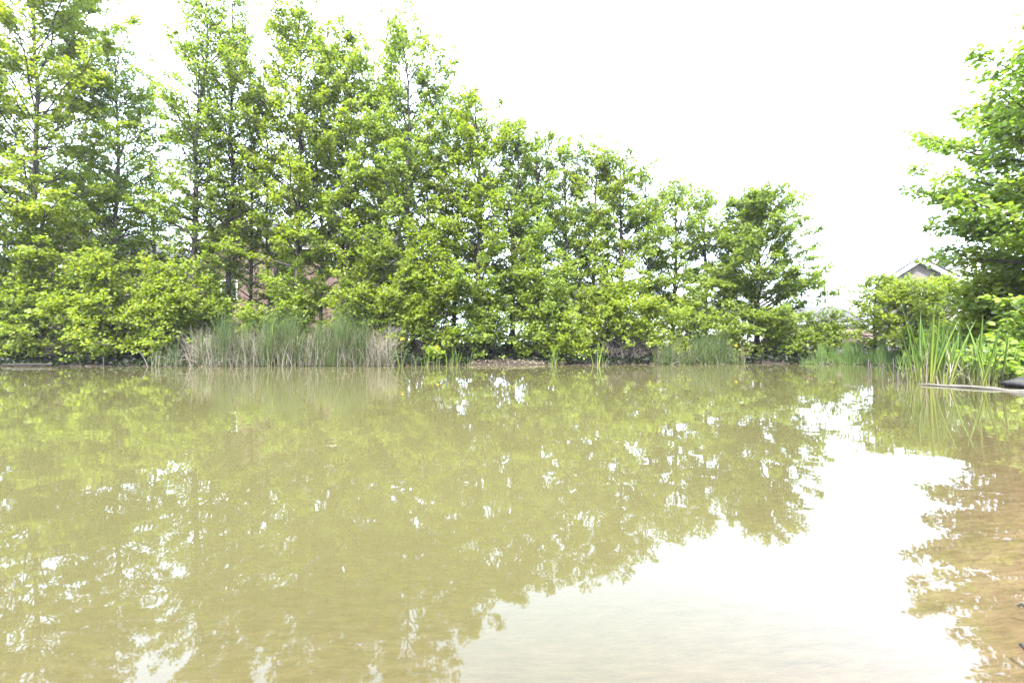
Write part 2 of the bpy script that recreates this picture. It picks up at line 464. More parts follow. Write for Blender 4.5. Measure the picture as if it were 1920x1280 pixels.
wme = grid_mesh("pond_water", wx, wy, lambda X, Y: np.zeros_like(X), [M['water']])
co = np.empty(len(wme.vertices) * 3, np.float32); wme.vertices.foreach_get("co", co); co = co.reshape(-1, 3)
depth = np.clip(-ground_h(co[:, 0], co[:, 1]), 0, None)
murk = 1 - np.exp(-depth / 0.16)
murk = np.clip(murk, 0.05, 0.995)
att = wme.attributes.new("murk", 'FLOAT', 'POINT'); att.data.foreach_set("value", murk.astype(np.float32))
obj("pond_water", wme, kind="structure", label="calm silty green brown pond water mirroring the trees")


# ------------------------------------------------------------------ foliage
def leaves_mesh(name, P, A, Nrm, S, mat, W=0.78, small=False):
    """one leaf folded along its midrib per row: P base, A axis, Nrm normal, S length; six-sided, or four-sided when small"""
    n = len(P)
    if small:
        A = norm(A); side = norm(np.cross(A, Nrm)); Nn = np.cross(side, A); S = S[:, None]
        V = np.empty((n, 4, 3), np.float32)
        V[:, 0] = P; V[:, 2] = P + A * S - Nn * S * 0.08
        V[:, 1] = P + A * S * 0.58 + side * S * 0.5 + Nn * S * 0.1
        V[:, 3] = P + A * S * 0.58 - side * S * 0.5 + Nn * S * 0.1
        b = (np.arange(n) * 4)[:, None]
        return mesh_from(name, V.reshape(-1, 3), [np.concatenate([b + np.array([[0, 1, 2]]), b + np.array([[0, 2, 3]])])], False, [mat])
    A = norm(A)
    side = norm(np.cross(A, Nrm)); Nn = np.cross(side, A)
    S = S[:, None]
    w = S * W * 0.5
    up = Nn * S * 0.10
    tip = P + A * S - Nn * S * 0.08
    V = np.empty((n, 6, 3), np.float32)
    V[:, 0] = P
    V[:, 1] = P + A * S * 0.38 + side * w + up
    V[:, 2] = P + A * S * 0.80 + side * w * 0.72 + up * 0.6
    V[:, 3] = tip
    V[:, 4] = P + A * S * 0.80 - side * w * 0.72 + up * 0.6
    V[:, 5] = P + A * S * 0.38 - side * w + up
    b = (np.arange(n) * 6)[:, None]
    q = np.concatenate([b + np.array([[0, 1, 2, 3]]), b + np.array([[0, 3, 4, 5]])])
    return mesh_from(name, V.reshape(-1, 3), [q], False, [mat])


def spray_leaves(rng, B0, B1, L2, per_m, leaf, spread, flat=0.75):
    """leaves set along twigs from B0 to B1"""
    cnt = np.maximum(3, (L2 * per_m * rng.uniform(0.6, 1.4, len(L2))).astype(int))
    i = np.repeat(np.arange(len(L2)), cnt)
    n = len(i)
    s = rng.uniform(0.12, 1.08, n)[:, None]
    D = B1 - B0
    T = norm(D)[i]
    side = norm(np.cross(T, np.array([0, 0, 1.0]) + rng.normal(0, 0.15, (n, 3))))
    upv = np.cross(side, T)
    lat = rng.normal(0, 1, n)[:, None]
    taper = (1.15 - 0.7 * s)
    P = B0[i] + D[i] * s + side * lat * spread * taper + upv * rng.normal(0, 0.30, n)[:, None] * spread - np.array([0, 0, 1.0]) * (np.abs(lat) * spread * 0.25)
    ax = norm(T * rng.uniform(0.2, 1.0, n)[:, None] + side * np.sign(lat) * rng.uniform(0.3, 1.1, n)[:, None] + rng.normal(0, 0.35, (n, 3)) - np.array([0, 0, 0.25]))
    nm = norm(np.array([0, 0, flat]) + rng.normal(0, 0.42, (n, 3)) + np.array([-0.12, -0.22, 0]))
    S = leaf * rng.uniform(0.65, 1.2, n)
    return P, ax, nm, S


def build_tree(name, label, cat, group, base, H, prof, seed, leaf=0.15, per_m=26, bpm=4.2, t0=0.12, r0=0.11, mat='leaf_mid', lean=(0, 0), stems=1, spread=0.16, clear_lo=0.0, singles=0, droop=0.0, rag=(0.5, 1.2)):
    """a tapered trunk with wandering line, rising limbs, twigs and leaf sprays. prof: [(t, radius m)]"""
    rng = np.random.default_rng(seed)
    root = thing(name, base, label, cat, group)
    pt = np.array([p[0] for p in prof]); prr = np.array([p[1] for p in prof])
    allV, allQ, off = [], [], 0
    tw_n = 0
    B0s, B1s, L2s = [], [], []
    limbV, limbQ, loff = [], [], 0
    for st in range(stems):
        k = 16
        t = np.linspace(0, 1, k)
        hh = H * (1 if st == 0 else rng.uniform(0.72, 0.95))
        wob = np.cumsum(rng.normal(0, 0.0045 * H, (k, 2)), axis=0) * t[:, None] ** 0.5
        ang = rng.uniform(0, 6.28)
        sp_ = 0.0 if stems == 1 else 0.06 * H
        P = np.stack([wob[:, 0] + lean[0] * t ** 1.5 * H + math.cos(ang) * sp_ * (0.15 + t), wob[:, 1] + lean[1] * t ** 1.5 * H + math.sin(ang) * sp_ * (0.15 + t), t * hh - 0.15 * (t == 0)], 1)
        rr = r0 * (1 - t) ** 0.75 * (0.8 if stems > 1 else 1) + 0.012
        rr[0] *= 1.35
        V, q = tubes(P[None], rr[None], 8)
        allV.append(V); allQ.append(q + off); off += len(V)
        nb = max(8, int(bpm * 1.5 * hh / math.sqrt(stems)))
        tb = t0 + (0.985 - t0) * (np.arange(nb) + rng.uniform(-0.4, 0.4, nb)) / nb
        tb = np.clip(tb, t0, 0.985)
        az = np.arange(nb) * 2.39996 + rng.uniform(0, 6.28) + rng.normal(0, 0.35, nb)
        el = np.radians(16 + 48 * tb ** 1.2 + rng.normal(0, 10, nb))
        Rb = np.interp(tb, pt, prr) * rng.uniform(*rag, nb)
        Lb = Rb / np.maximum(np.cos(el), 0.45)
        o = np.stack([np.interp(tb, t, P[:, j]) for j in range(3)], 1)
        Lb = np.clip(Lb, 0.15, np.maximum((hh * 1.01 - o[:, 2]) / np.sin(np.maximum(el, 0.15)), 0.25))
        d = np.stack([np.cos(az) * np.cos(el), np.sin(az) * np.cos(el), np.sin(el)], 1)
        s4 = np.linspace(0, 1, 5)[None, :, None]
        curve = (0.16 - droop) * (1 - tb[:, None, None]) * s4 ** 2 * Lb[:, None, None] - 0.13 * s4 ** 3 * Lb[:, None, None]
        BP = o[:, None] + d[:, None] * s4 * Lb[:, None, None] + np.array([0, 0, 1.0]) * curve + rng.normal(0, 0.03, (nb, 5, 3)) * s4 * Lb[:, None, None]
        br = np.interp(tb, t, rr)[:, None] * 0.42 * (1 - 0.85 * s4[:, :, 0]) + 0.005
        V, q = tubes(BP, br, 4)
        limbV.append(V); limbQ.append(q + loff); loff += len(V)
        # twigs
        nt = np.maximum(4, (Lb * 4.7).astype(int))
        i = np.repeat(np.arange(nb), nt)
        n = len(i)
        s = rng.uniform(0.22, 1.0, n)
        s[np.concatenate([[0], np.cumsum(nt)[:-1]])] = 0.97
        f = s * 4; j = np.minimum(f.astype(int), 3); w = (f - j)[:, None]
        b0 = BP[i, j] * (1 - w) + BP[i, j + 1] * w
        dirb = norm(BP[i, j + 1] - BP[i, j])
        sd = norm(np.cross(dirb, np.array([0, 0, 1.0])))
        sg = rng.choice([-1, 1], n)[:, None]
        a = np.radians(rng.uniform(20, 62, n))[:, None]
        a[s > 0.96] *= 0.2
        dt = norm(dirb * np.cos(a) + sd * sg * np.sin(a) + np.array([0, 0, 1.0]) * rng.normal(0.02, 0.22, n)[:, None])
        l2 = (0.28 + 0.30 * Lb[i] * (1.1 - s)) * rng.uniform(0.7, 1.25, n)
        l2 = np.minimum(l2, 0.85) * np.where(tb[i] > 0.85, 0.7, 1)
        b1 = b0 + dt * l2[:, None] - np.array([0, 0, 1.0]) * 0.06 * l2[:, None]
        keep = rng.uniform(0, 1, n) > clear_lo
        B0s.append(b0[keep]); B1s.append(b1[keep]); L2s.append(l2[keep])
        mid = (b0 + b1) / 2 + np.array([0, 0, 0.02])
        V, q = tubes(np.stack([b0, b1], 1), np.stack([np.full(n, .008), np.full(n, .003)], 1), 3)
        limbV.append(V); limbQ.append(q + loff); loff += len(V)
    obj("trunk", mesh_from("trunk", np.concatenate(allV), [np.concatenate(allQ)], True, [M['bark']]), root)
    obj("branches", mesh_from("branches", np.concatenate(limbV), [np.concatenate(limbQ)], True, [M['twig']]), root)
    P, ax, nm, S = spray_leaves(rng, np.concatenate(B0s), np.concatenate(B1s), np.concatenate(L2s), per_m * DENS, leaf * 0.73, spread * 0.85)
    if singles:
        # the leaves nearest the pond, big enough in view to be told apart, are leaves of their own
        Wp = P + np.array(base)
        px = 960 + Wp[:, 0] / Wp[:, 1] * F
        py = HZ - (Wp[:, 2] - CAM_H) / Wp[:, 1] * F
        ok = (px > 1660) & (px < 1915) & (py > 70) & (py < 715)
        dist = np.where(ok, np.linalg.norm(Wp - np.array([0, 0, CAM_H]), axis=1), 1e9)
        pick = np.argsort(dist)[:singles]
        rest = np.ones(len(P), bool); rest[pick] = False
        shapes = []
        for v in range(4):
            z = np.zeros((1, 3))
            shapes.append(leaves_mesh("leaf", z, np.array([[1.0, 0, 0]]), np.array([[0.08 * (v - 1.5), 0.1 * (v - 1), 1.0]]), np.array([1.0]), M[mat], W=0.74 + 0.04 * v))
        from mathutils import Matrix
        for q_, ii in enumerate(pick):
            lo = obj("leaf", shapes[q_ % 4], root)
            X = norm(ax[ii]); Yv = norm(np.cross(nm[ii], X)); Zv = np.cross(X, Yv)
            mt = Matrix(((X[0], Yv[0], Zv[0], P[ii][0]), (X[1], Yv[1], Zv[1], P[ii][1]), (X[2], Yv[2], Zv[2], P[ii][2]), (0, 0, 0, 1)))
            lo.matrix_local = mt @ Matrix.Scale(float(S[ii]), 4)
        P, ax, nm, S = P[rest], ax[rest], nm[rest], S[rest]
    obj("crown", leaves_mesh("crown", P, ax, nm, S, M[mat], small=not singles), root, kind="stuff")
    LEAVES[0] += len(P)
    return root


LEAVES = [0]
DENS = 2.15


def build_shrub(name, label, cat, group, base, radii, seed, n=60, leaf=0.15, per_m=26, mat='leaf_bright', elmin=2, spread=0.17, out_bias=(0, 0), zc=0.0, low=0.45):
    """many stems from a low base reaching to the surface of a rough dome; sprays at their outer ends"""
    rng = np.random.default_rng(seed)
    root = thing(name, base, label, cat, group)
    az = rng.uniform(0, 2 * math.pi, n)
    el = np.radians(elmin + (88 - elmin) * rng.uniform(0, 1, n) ** 1.25)
    d = np.stack([np.cos(az) * np.cos(el), np.sin(az) * np.cos(el), np.sin(el)], 1)
    lump = 1 + 0.22 * np.sin(az * 3 + seed) + 0.2 * np.sin(el * 6 + az * 2 + seed * 2)
    E = d * np.array(radii) * (lump * rng.uniform(0.6, 1.18, n))[:, None] + np.array([out_bias[0], out_bias[1], zc])
    O = np.stack([rng.normal(0, radii[0] * 0.16, n), rng.normal(0, radii[1] * 0.16, n), np.full(n, -0.08)], 1)
    O[:, 2] += rng.uniform(0, 0.35, n) * radii[2] * (np.arange(n) > n * 0.3)
    s = np.linspace(0, 1, 5)[None, :, None]
    C = O + (E - O) * np.array([0.25, 0.25, 0.62])
    BP = (1 - s) ** 2 * O[:, None] + 2 * s * (1 - s) * C[:, None] + s ** 2 * E[:, None]
    BP += rng.normal(0, 0.03, BP.shape) * s
    Lb = np.linalg.norm(E - O, axis=1)
    V1, q1 = tubes(BP, 0.022 * (1 - 0.85 * s[:, :, 0]) * np.ones((n, 1)) * (0.5 + Lb[:, None] / 4), 4)
    nt = np.maximum(3, (Lb * 4.6).astype(int))
    i = np.repeat(np.arange(n), nt); m_ = len(i)
    ss = 0.30 + 0.70 * rng.uniform(0, 1, m_) ** 0.6
    f = ss * 4; j = np.minimum(f.astype(int), 3); w = (f - j)[:, None]
    b0 = BP[i, j] * (1 - w) + BP[i, j + 1] * w
    db = norm(BP[i, j + 1] - BP[i, j])
    rd = norm(rng.normal(0, 1, (m_, 3)) * np.array([1, 1, 0.45]))
    dt = norm(db * 0.55 + rd * 0.9 + np.array([0, 0, 0.06]))
    l2 = rng.uniform(0.28, 0.75, m_)
    b1 = b0 + dt * l2[:, None]
    b1[:, 2] = np.maximum(b1[:, 2], 0.05 - min(0, base[2] * 0) - base[2] + 0.02)
    V2, q2 = tubes(np.stack([b0, b1], 1), np.tile(np.array([[.008, .003]]), (m_, 1)), 3)
    obj("stems", mesh_from("stems", np.concatenate([V1, V2]), [np.concatenate([q1, q2 + len(V1)])], True, [M['twig']]), root)
    P, ax, nm, S = spray_leaves(rng, b0, b1, l2, per_m * 1.75, leaf * (0.72 if base[1] > 14 else 0.84), spread * 0.85)
    ok = P[:, 2] + base[2] > low * (0.8 + 0.5 * np.sin(P[:, 0] * 2.1 + seed) + 0.4 * np.sin(P[:, 0] * 5.3 + seed * 3)) + 0.05
    obj("crown", leaves_mesh("crown", P[ok], ax[ok], nm[ok], S[ok], M[mat], small=base[1] > 14), root, kind="stuff")
    LEAVES[0] += int(ok.sum())
    return root


def gz(x, y):
    return float(ground_h(np.array([x]), np.array([y]))[0])


def px_base(px, Y):
    x = (px - 960) / F * Y
    return (x, Y, gz(x, Y) - 0.03)


def tree_px(label, px, Y, top, prof_px, seed, group='tall trees along the far bank', name='alder_tree', cat='tree', **kw):
    """tree at photo column px, Y metres away, its top at photo row top; radii given in photo pixels"""
    b = px_base(px, Y)
    H = CAM_H + (HZ - top) / F * Y - b[2]
    prof = [(t, r * Y / F) for t, r in prof_px]
    return build_tree(name, label, cat, group, b, H, prof, seed, **kw)


P_TALL = lambda w: [(0.0, w * .8), (0.2, w), (0.45, w * 1.05), (0.65, w * .95), (0.8, w * .75), (0.92, w * .42), (1.0, w * .12)]
P_CONE = lambda w: [(0.0, w * .9), (0.15, w * 1.05), (0.35, w * 1.05), (0.55, w * .95), (0.75, w * .7), (0.9, w * .36), (1.0, w * .1)]
P_SLIM = lambda w: [(0.0, w * .9), (0.3, w * 1.05), (0.55, w * .95), (0.75, w * .68), (0.9, w * .38), (1.0, w * .12)]

# the tall row, from the left end of the far bank
tree_px("broad bright tree at the left end of the tall row, crown cut by the frame", 60, 18.6, -170, P_TALL(150), 11, mat='leaf_bright', leaf=0.16, per_m=27)
tree_px("tree at the very left edge of the picture beyond the broad bright tree", -75, 19.5, 40, P_TALL(120), 10, mat='leaf_mid', leaf=0.16)
tree_px("slim tree just beside the broad bright one at the left end", 215, 20.5, 95, P_TALL(100), 12, mat='leaf_mid')
tree_px("thin lacy tree with pale trunk showing in the sky gap right of the slim tree", 358, 19.6, -40, P_SLIM(88), 13, mat='leaf_mid', per_m=20, r0=0.12, t0=0.2)
tree_px("narrow lacy tree cut by the top of the frame beside the pale trunked one", 432, 20.4, -25, P_SLIM(75), 14, mat='leaf_mid', per_m=22, t0=0.22)
tree_px("full tall tree with loose top shoots in front of the brick gabled house", 560, 20.0, 15, P_TALL(110), 15, mat='leaf_bright', per_m=26, t0=0.25)
tree_px("tall narrow tree between the full tree before the brick gable and the spired tree", 650, 20.6, 62, P_TALL(88), 16, mat='leaf_mid', t0=0.25)
tree_px("tree with the tall pointed spire standing clear above its neighbours", 774, 20.0, 25, P_CONE(105), 17, mat='leaf_mid', per_m=27, t0=0.15)
tree_px("short rounded tree tucked against the right side of the spired tree", 850, 21.2, 168, P_TALL(80), 18, mat='leaf_mid')
tree_px("dense bright tree with round shoulders and dark trunk in the middle of the row", 895, 19.8, 192, P_CONE(95), 19, mat='leaf_bright', per_m=28, t0=0.16, r0=0.15)
tree_px("tree with sloping right shoulder between the round shouldered tree and the drop", 962, 20.6, 232, P_CONE(78), 28, mat='leaf_mid', per_m=27)
tree_px("sparse pale tree where the row drops after the round shouldered tree", 1012, 21.8, 262, P_SLIM(75), 20, mat='leaf_mid', per_m=27)
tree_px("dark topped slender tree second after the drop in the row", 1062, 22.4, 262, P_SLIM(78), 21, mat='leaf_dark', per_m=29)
tree_px("slender yellow green tree between the dark topped one and the wispy one", 1112, 22.6, 278, P_TALL(70), 22, mat='leaf_bright', per_m=29)
tree_px("wispy slender tree with pointed tip in front of the cream houses", 1162, 22.4, 292, P_CONE(85), 23, mat='leaf_mid', per_m=28)
tree_px("small pointed tree over the brushwood heap on the bank", 1214, 23.0, 332, P_CONE(74), 24, mat='leaf_mid', per_m=29)
tree_px("pale small tree with bare lower trunk before the white house", 1262, 23.2, 340, P_SLIM(78), 25, mat='leaf_mid', per_m=27)
tree_px("rounded small tree filling the gap left of the big cone tree", 1322, 23.0, 366, P_TALL(82), 26, mat='leaf_mid', per_m=30)
tree_px("broad cone shaped tree ending the row beside the open sky gap", 1418, 21.6, 366, [(0.0, 75), (0.1, 118), (0.25, 120), (0.45, 96), (0.65, 70), (0.82, 44), (1.0, 10)], 27, mat='leaf_mid', per_m=34, r0=0.13, bpm=10, rag=(0.8, 1.05))
G3 = 'thin dark stemmed trees before the brick gabled house'
for lb, px, top, w, s in [
    ("thin stemmed tree leaning before the left corner of the brick gable", 398, 150, 60, 101),
    ("thin dark stemmed tree before the middle of the brick gable", 468, 210, 55, 102),
    ("thin dark stemmed tree just left of the white window", 505, 180, 60, 103),
    ("thin stemmed tree crossing the right side of the white window", 552, 230, 55, 104),
    ("thin stemmed tree before the pale fascia of the brown roof", 600, 160, 62, 105),
    ("thin pale stemmed tree at the right end of the brown roof", 642, 210, 55, 106),
    ("thin stemmed tree in the bright gap before the spired tree", 715, 240, 50, 107),
]:
    tree_px(lb, px, 21.0 + (s % 3) * 0.5, top, P_SLIM(w), s, group=G3, name='thin_tree', mat='leaf_mid', per_m=20, t0=0.17, bpm=3.6, r0=0.075, lean=((s % 5 - 2) * 0.012, 0))
# second row, behind
G2 = 'shaded trees behind the tall row'
for k, (lb, px, Y, top, w, s) in enumerate([
    ("shaded back tree behind the sky gap at the left end of the row", 150, 24.5, 300, 100, 32),
    ("low shaded back tree behind the pale trunked tree", 290, 24.0, 330, 85, 33),
    ("shaded back tree at the right side of the brick gabled house", 715, 25.0, 190, 90, 34),
    ("shaded back tree behind the spired tree", 800, 24.5, 260, 90, 35),
    ("shaded back tree behind the round shouldered tree", 960, 25.0, 330, 80, 36),
    ("shaded back tree behind the slender trees after the drop", 1090, 26.0, 400, 70, 37),
]):
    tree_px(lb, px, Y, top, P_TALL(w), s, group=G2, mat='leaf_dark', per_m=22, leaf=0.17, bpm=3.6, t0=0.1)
print("leaves so far", LEAVES[0])

# bushes on the far bank
GB = 'leafy bushes along the far bank'


def shrub_px(label, px, Y, top, rx_px, seed, ry=1.1, group=GB, **kw):
    kw.setdefault('low', 0.72)
    b = px_base(px, Y)
    rz = (CAM_H + (HZ - top) / F * Y) - b[2]
    return build_shrub("bush", label, "bush", group, b, (rx_px * Y / F, ry, rz), seed, **kw)


shrub_px("big bright bush overhanging the water at the left end of the bank", 40, 17.9, 430, 170, 41, ry=1.5, n=110)
shrub_px("lime green bush with a drooping front over the dark bank hollow", 190, 17.7, 505, 125, 42, ry=1.4, n=95)
shrub_px("bush with low reaching boughs just left of the rush bed", 310, 17.7, 525, 85, 43, ry=1.2, n=75)
shrub_px("tall loose bush behind the left end of the rush bed", 400, 19.2, 520, 60, 44, ry=0.9, n=50, low=0.3, mat='leaf_mid')
shrub_px("small bush behind the middle of the rush bed", 560, 19.3, 535, 85, 45, ry=0.8, n=60, low=0.2, mat='leaf_mid')
shrub_px("low bush before the brick gable, just over the rushes", 490, 18.9, 575, 50, 57, ry=0.7, n=40, mat='leaf_mid', low=0.3)
shrub_px("bright bush behind the right end of the rush bed", 690, 18.9, 490, 85, 46, ry=1.0, n=75)
shrub_px("dense bush behind the tufts of yellow iris", 800, 18.4, 480, 85, 47, ry=1.1, n=85)
shrub_px("dense bush by the dark hollow above the bare mud bank", 905, 18.5, 540, 60, 48, ry=0.9, n=60, mat='leaf_mid')
shrub_px("rounded dark bush right of the dark hollow on the mud bank", 1010, 18.9, 500, 75, 49, ry=1.0, n=80, mat='leaf_mid')
shrub_px("low bright bush touching the water beside the iris stalks", 1065, 18.4, 600, 32, 50, ry=0.6, n=36, low=0.0)
shrub_px("arching bush above the brushwood heap", 1150, 19.2, 520, 85, 51, ry=1.0, n=75)
shrub_px("yellowish bush hanging over the right end of the brushwood", 1215, 19.2, 575, 60, 52, ry=0.9, n=55)
shrub_px("low bush before the white house", 1300, 20.4, 560, 60, 53, ry=0.9, n=45, mat='leaf_mid')
shrub_px("bush under the left skirt of the big cone tree", 1370, 20.2, 590, 50, 54, ry=0.8, n=45, mat='leaf_mid')
shrub_px("wide dark bush under the right skirt of the big cone tree", 1470, 20.0, 590, 75, 55, ry=0.9, n=65, mat='leaf_mid')
shrub_px("small bush in the gap below the distant brown roof", 1556, 19.8, 604, 32, 56, ry=0.8, n=45, mat='leaf_mid')
GR = 'young trees on the right bank'
for lb, px, Y, top, w, s in [
    ("young feathery tree at the left of the right bank group", 1640, 18.6, 522, 50, 61),
    ("young bright tree in front of the gabled house", 1695, 17.6, 534, 60, 62),
    ("young yellow green tree between the gabled house and the big near tree", 1768, 16.6, 527, 62, 63),
]:
    tree_px(lb, px, Y, top, [(0, w * .8), (0.3, w), (0.6, w * .9), (0.85, w * .6), (1, w * .2)], s, group=GR, name='young_tree', mat='leaf_bright', leaf=0.13, per_m=30, bpm=11, t0=0.1, r0=0.045)
# the big near tree at the right edge
b = px_base(2085, 10.2)
build_tree("near_tree", "big near tree with large soft leaves leaning in from the right edge", "tree", None, b, 7.45 - b[2],
           [(0.0, 2.2), (0.12, 2.5), (0.28, 2.9), (0.40, 3.6), (0.58, 3.6), (0.72, 3.0), (0.87, 2.0), (1.0, 0.5)], 71, leaf=0.165, per_m=26, bpm=15, t0=0.04, r0=0.16, mat='leaf_cool', spread=0.19, singles=300, droop=0.05, rag=(0.7, 1.06))
b = px_base(1872, 12.2)
build_shrub("bush", "full bush with mid green leaves between the iris clumps and the big near tree", "bush", None, b, (1.5, 1.2, 3.3), 73, n=110, leaf=0.15, per_m=22, mat='leaf_bright', low=0.3)
b = px_base(1960, 9.6)
build_shrub("bush", "low near bush with round leaves overhanging the stone at the right edge", "bush", None, b, (1.15, 1.0, 1.5), 72, n=60, leaf=0.16, per_m=26, mat='leaf_cool', zc=0.1, low=0.1)
print("leaves so far", LEAVES[0])

# undergrowth below the trees, the bank's shade painted into its near-black leaves
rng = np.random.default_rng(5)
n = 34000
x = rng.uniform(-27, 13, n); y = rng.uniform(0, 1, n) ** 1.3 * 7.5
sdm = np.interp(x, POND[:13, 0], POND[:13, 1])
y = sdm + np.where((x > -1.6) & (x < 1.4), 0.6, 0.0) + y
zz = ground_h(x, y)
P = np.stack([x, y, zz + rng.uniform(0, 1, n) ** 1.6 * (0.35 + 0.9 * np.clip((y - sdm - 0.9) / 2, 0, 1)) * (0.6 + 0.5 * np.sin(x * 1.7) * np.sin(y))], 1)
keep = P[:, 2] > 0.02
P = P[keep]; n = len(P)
ug = leaves_mesh("undergrowth", P, rng.normal(0, 1, (n, 3)) * np.array([1, 1, .5]), norm(np.array([0, -0.2, 0.8]) + rng.normal(0, .5, (n, 3))), rng.uniform(0.10, 0.2, n), M['leaf_ivy_shade'], W=0.6)
obj("undergrowth", ug, kind="stuff", label="low undergrowth with painted shade covering the bank beneath the trees", cat="undergrowth")


# ------------------------------------------------------------------ rushes, irises and dead stalks
def stalks(rng, base, hgt, bend_dir, bend, rad, k=6, kink=None):
    """bent tapered stalks as thin tubes"""
    n = len(base)
    t = np.linspace(0, 1, k)[None, :, None]
    hd = np.stack([np.cos(bend_dir), np.sin(bend_dir), np.zeros(n)], 1)[:, None]
    up = np.array([0, 0, 1.0])
    th = bend[:, None, None] * t                           # turning angle along the stalk
    ds = hgt[:, None, None] / (k - 1)
    step = (np.sin(th) * hd + np.cos(th) * up) * ds
    P = base[:, None] + np.concatenate([np.zeros((n, 1, 3)), np.cumsum(step[:, 1:], axis=1)], axis=1)
    P[..., 2] = np.maximum(P[..., 2], 0.015)
    rr = rad[:, None] * (1 - 0.8 * t[:, :, 0])
    return tubes(P, rr, 3)


def rush_bed(name, label, px0, px1, n_green, n_dead, seed, hmax, group, shape=None, depth=1.3):
    rng = np.random.default_rng(seed)
    def spots(n):
        px = px0 + (px1 - px0) * rng.uniform(0, 1, n)
        Y0 = np.interp((px - 960) / F * 17.2, POND[:13, 0], POND[:13, 1])
        Y = Y0 - 0.35 + rng.uniform(0, 1, n) * depth
        x = (px - 960) / F * Y
        z = np.maximum(ground_h(x, Y), -0.15) - 0.02
        e = np.clip(np.minimum(px - px0, px1 - px) / (0.16 * (px1 - px0)), 0.35, 1)
        clump = 0.78 + 0.24 * np.sin(px / 19.0 + seed) + 0.18 * np.sin(px / 7.1) + 0.12 * np.sin(px / 2.9)
        return np.stack([x, Y, z], 1), e * np.clip(clump, .45, 1.12)
    b, e = spots(n_green)
    h = hmax * e * rng.uniform(0.6, 1.08, n_green)
    V1, q1 = stalks(rng, b, h, rng.normal(0.2, 1.4, n_green), rng.gamma(2.0, 0.19, n_green), rng.uniform(0.006, 0.011, n_green))
    b, e = spots(n_dead)
    b[:, 1] -= rng.uniform(0, 0.25, n_dead)
    h = hmax * rng.uniform(0.3, 0.8, n_dead)
    V2, q2 = stalks(rng, b, h, rng.uniform(-math.pi, math.pi, n_dead), rng.gamma(2.0, 0.40, n_dead), rng.uniform(0.007, 0.013, n_dead), k=7)
    me = mesh_from(name, np.concatenate([V1, V2]), [np.concatenate([q1, q2 + len(V1)])], True, [M['reed_green'], M['reed_dead']], np.concatenate([np.zeros(len(q1)), np.ones(len(q2))]))
    return obj(name, me, kind="stuff", label=label, cat="rushes", group=group)


rush_bed("rush_bed", "wide bed of dark rushes with pale bent dead stalks below the brick gabled house", 358, 742, 4600, 1750, 81, 2.0, None, depth=1.6)
rush_bed("rush_bed", "short green rush bed below the white house", 1225, 1395, 1500, 160, 82, 1.35, None)
rush_bed("rush_bed", "thin fringe of rushes left of the wide rush bed", 285, 350, 160, 40, 83, 1.2, None, depth=0.5)


def blade_mesh(name, bend, width, mat, k=7, fold=0.16):
    """a sword leaf of unit height with a raised midrib: front and back faces, real thickness at the base"""
    t = np.linspace(0, 1, k)
    th = bend * t ** 1.5
    step = np.stack([np.sin(th), np.zeros(k), np.cos(th)], 1) / (k - 1)
    c = np.concatenate([np.zeros((1, 3)), np.cumsum(step[1:], 0)])
    nrm = np.stack([np.cos(th), np.zeros(k), -np.sin(th)], 1)
    w = width * np.clip(0.75 + 0.5 * t - 1.35 * t ** 3.2, 0.0, 1) * 0.5
    w[-1] = 0.0005
    Y = np.array([0, 1.0, 0])
    L_ = c - Y * w[:, None]; R_ = c + Y * w[:, None]; A_ = c + nrm * w[:, None] * fold * 2; B_ = c - nrm * w[:, None] * fold * 0.6
    V = np.stack([L_, A_, R_, B_], 1).reshape(-1, 3)
    i = np.arange(k * 4).reshape(k, 4)
    a, b2 = i[:-1], np.roll(i[:-1], -1, 1)
    c2, d = i[1:], np.roll(i[1:], -1, 1)
    q = np.stack([a, b2, d, c2], -1).reshape(-1, 4)
    return mesh_from(name, V, [q], True, [mat])


IRIS = [blade_mesh("leaf", bnd, w, M['iris']) for bnd, w in ((0.06, .030), (0.16, .036), (0.3, .034), (0.55, .032), (0.95, .03))]
DEADB = [blade_mesh("dead_leaf", bnd, w, M['reed_dead']) for bnd, w in ((0.2, .022), (0.8, .026), (1.9, .02))]


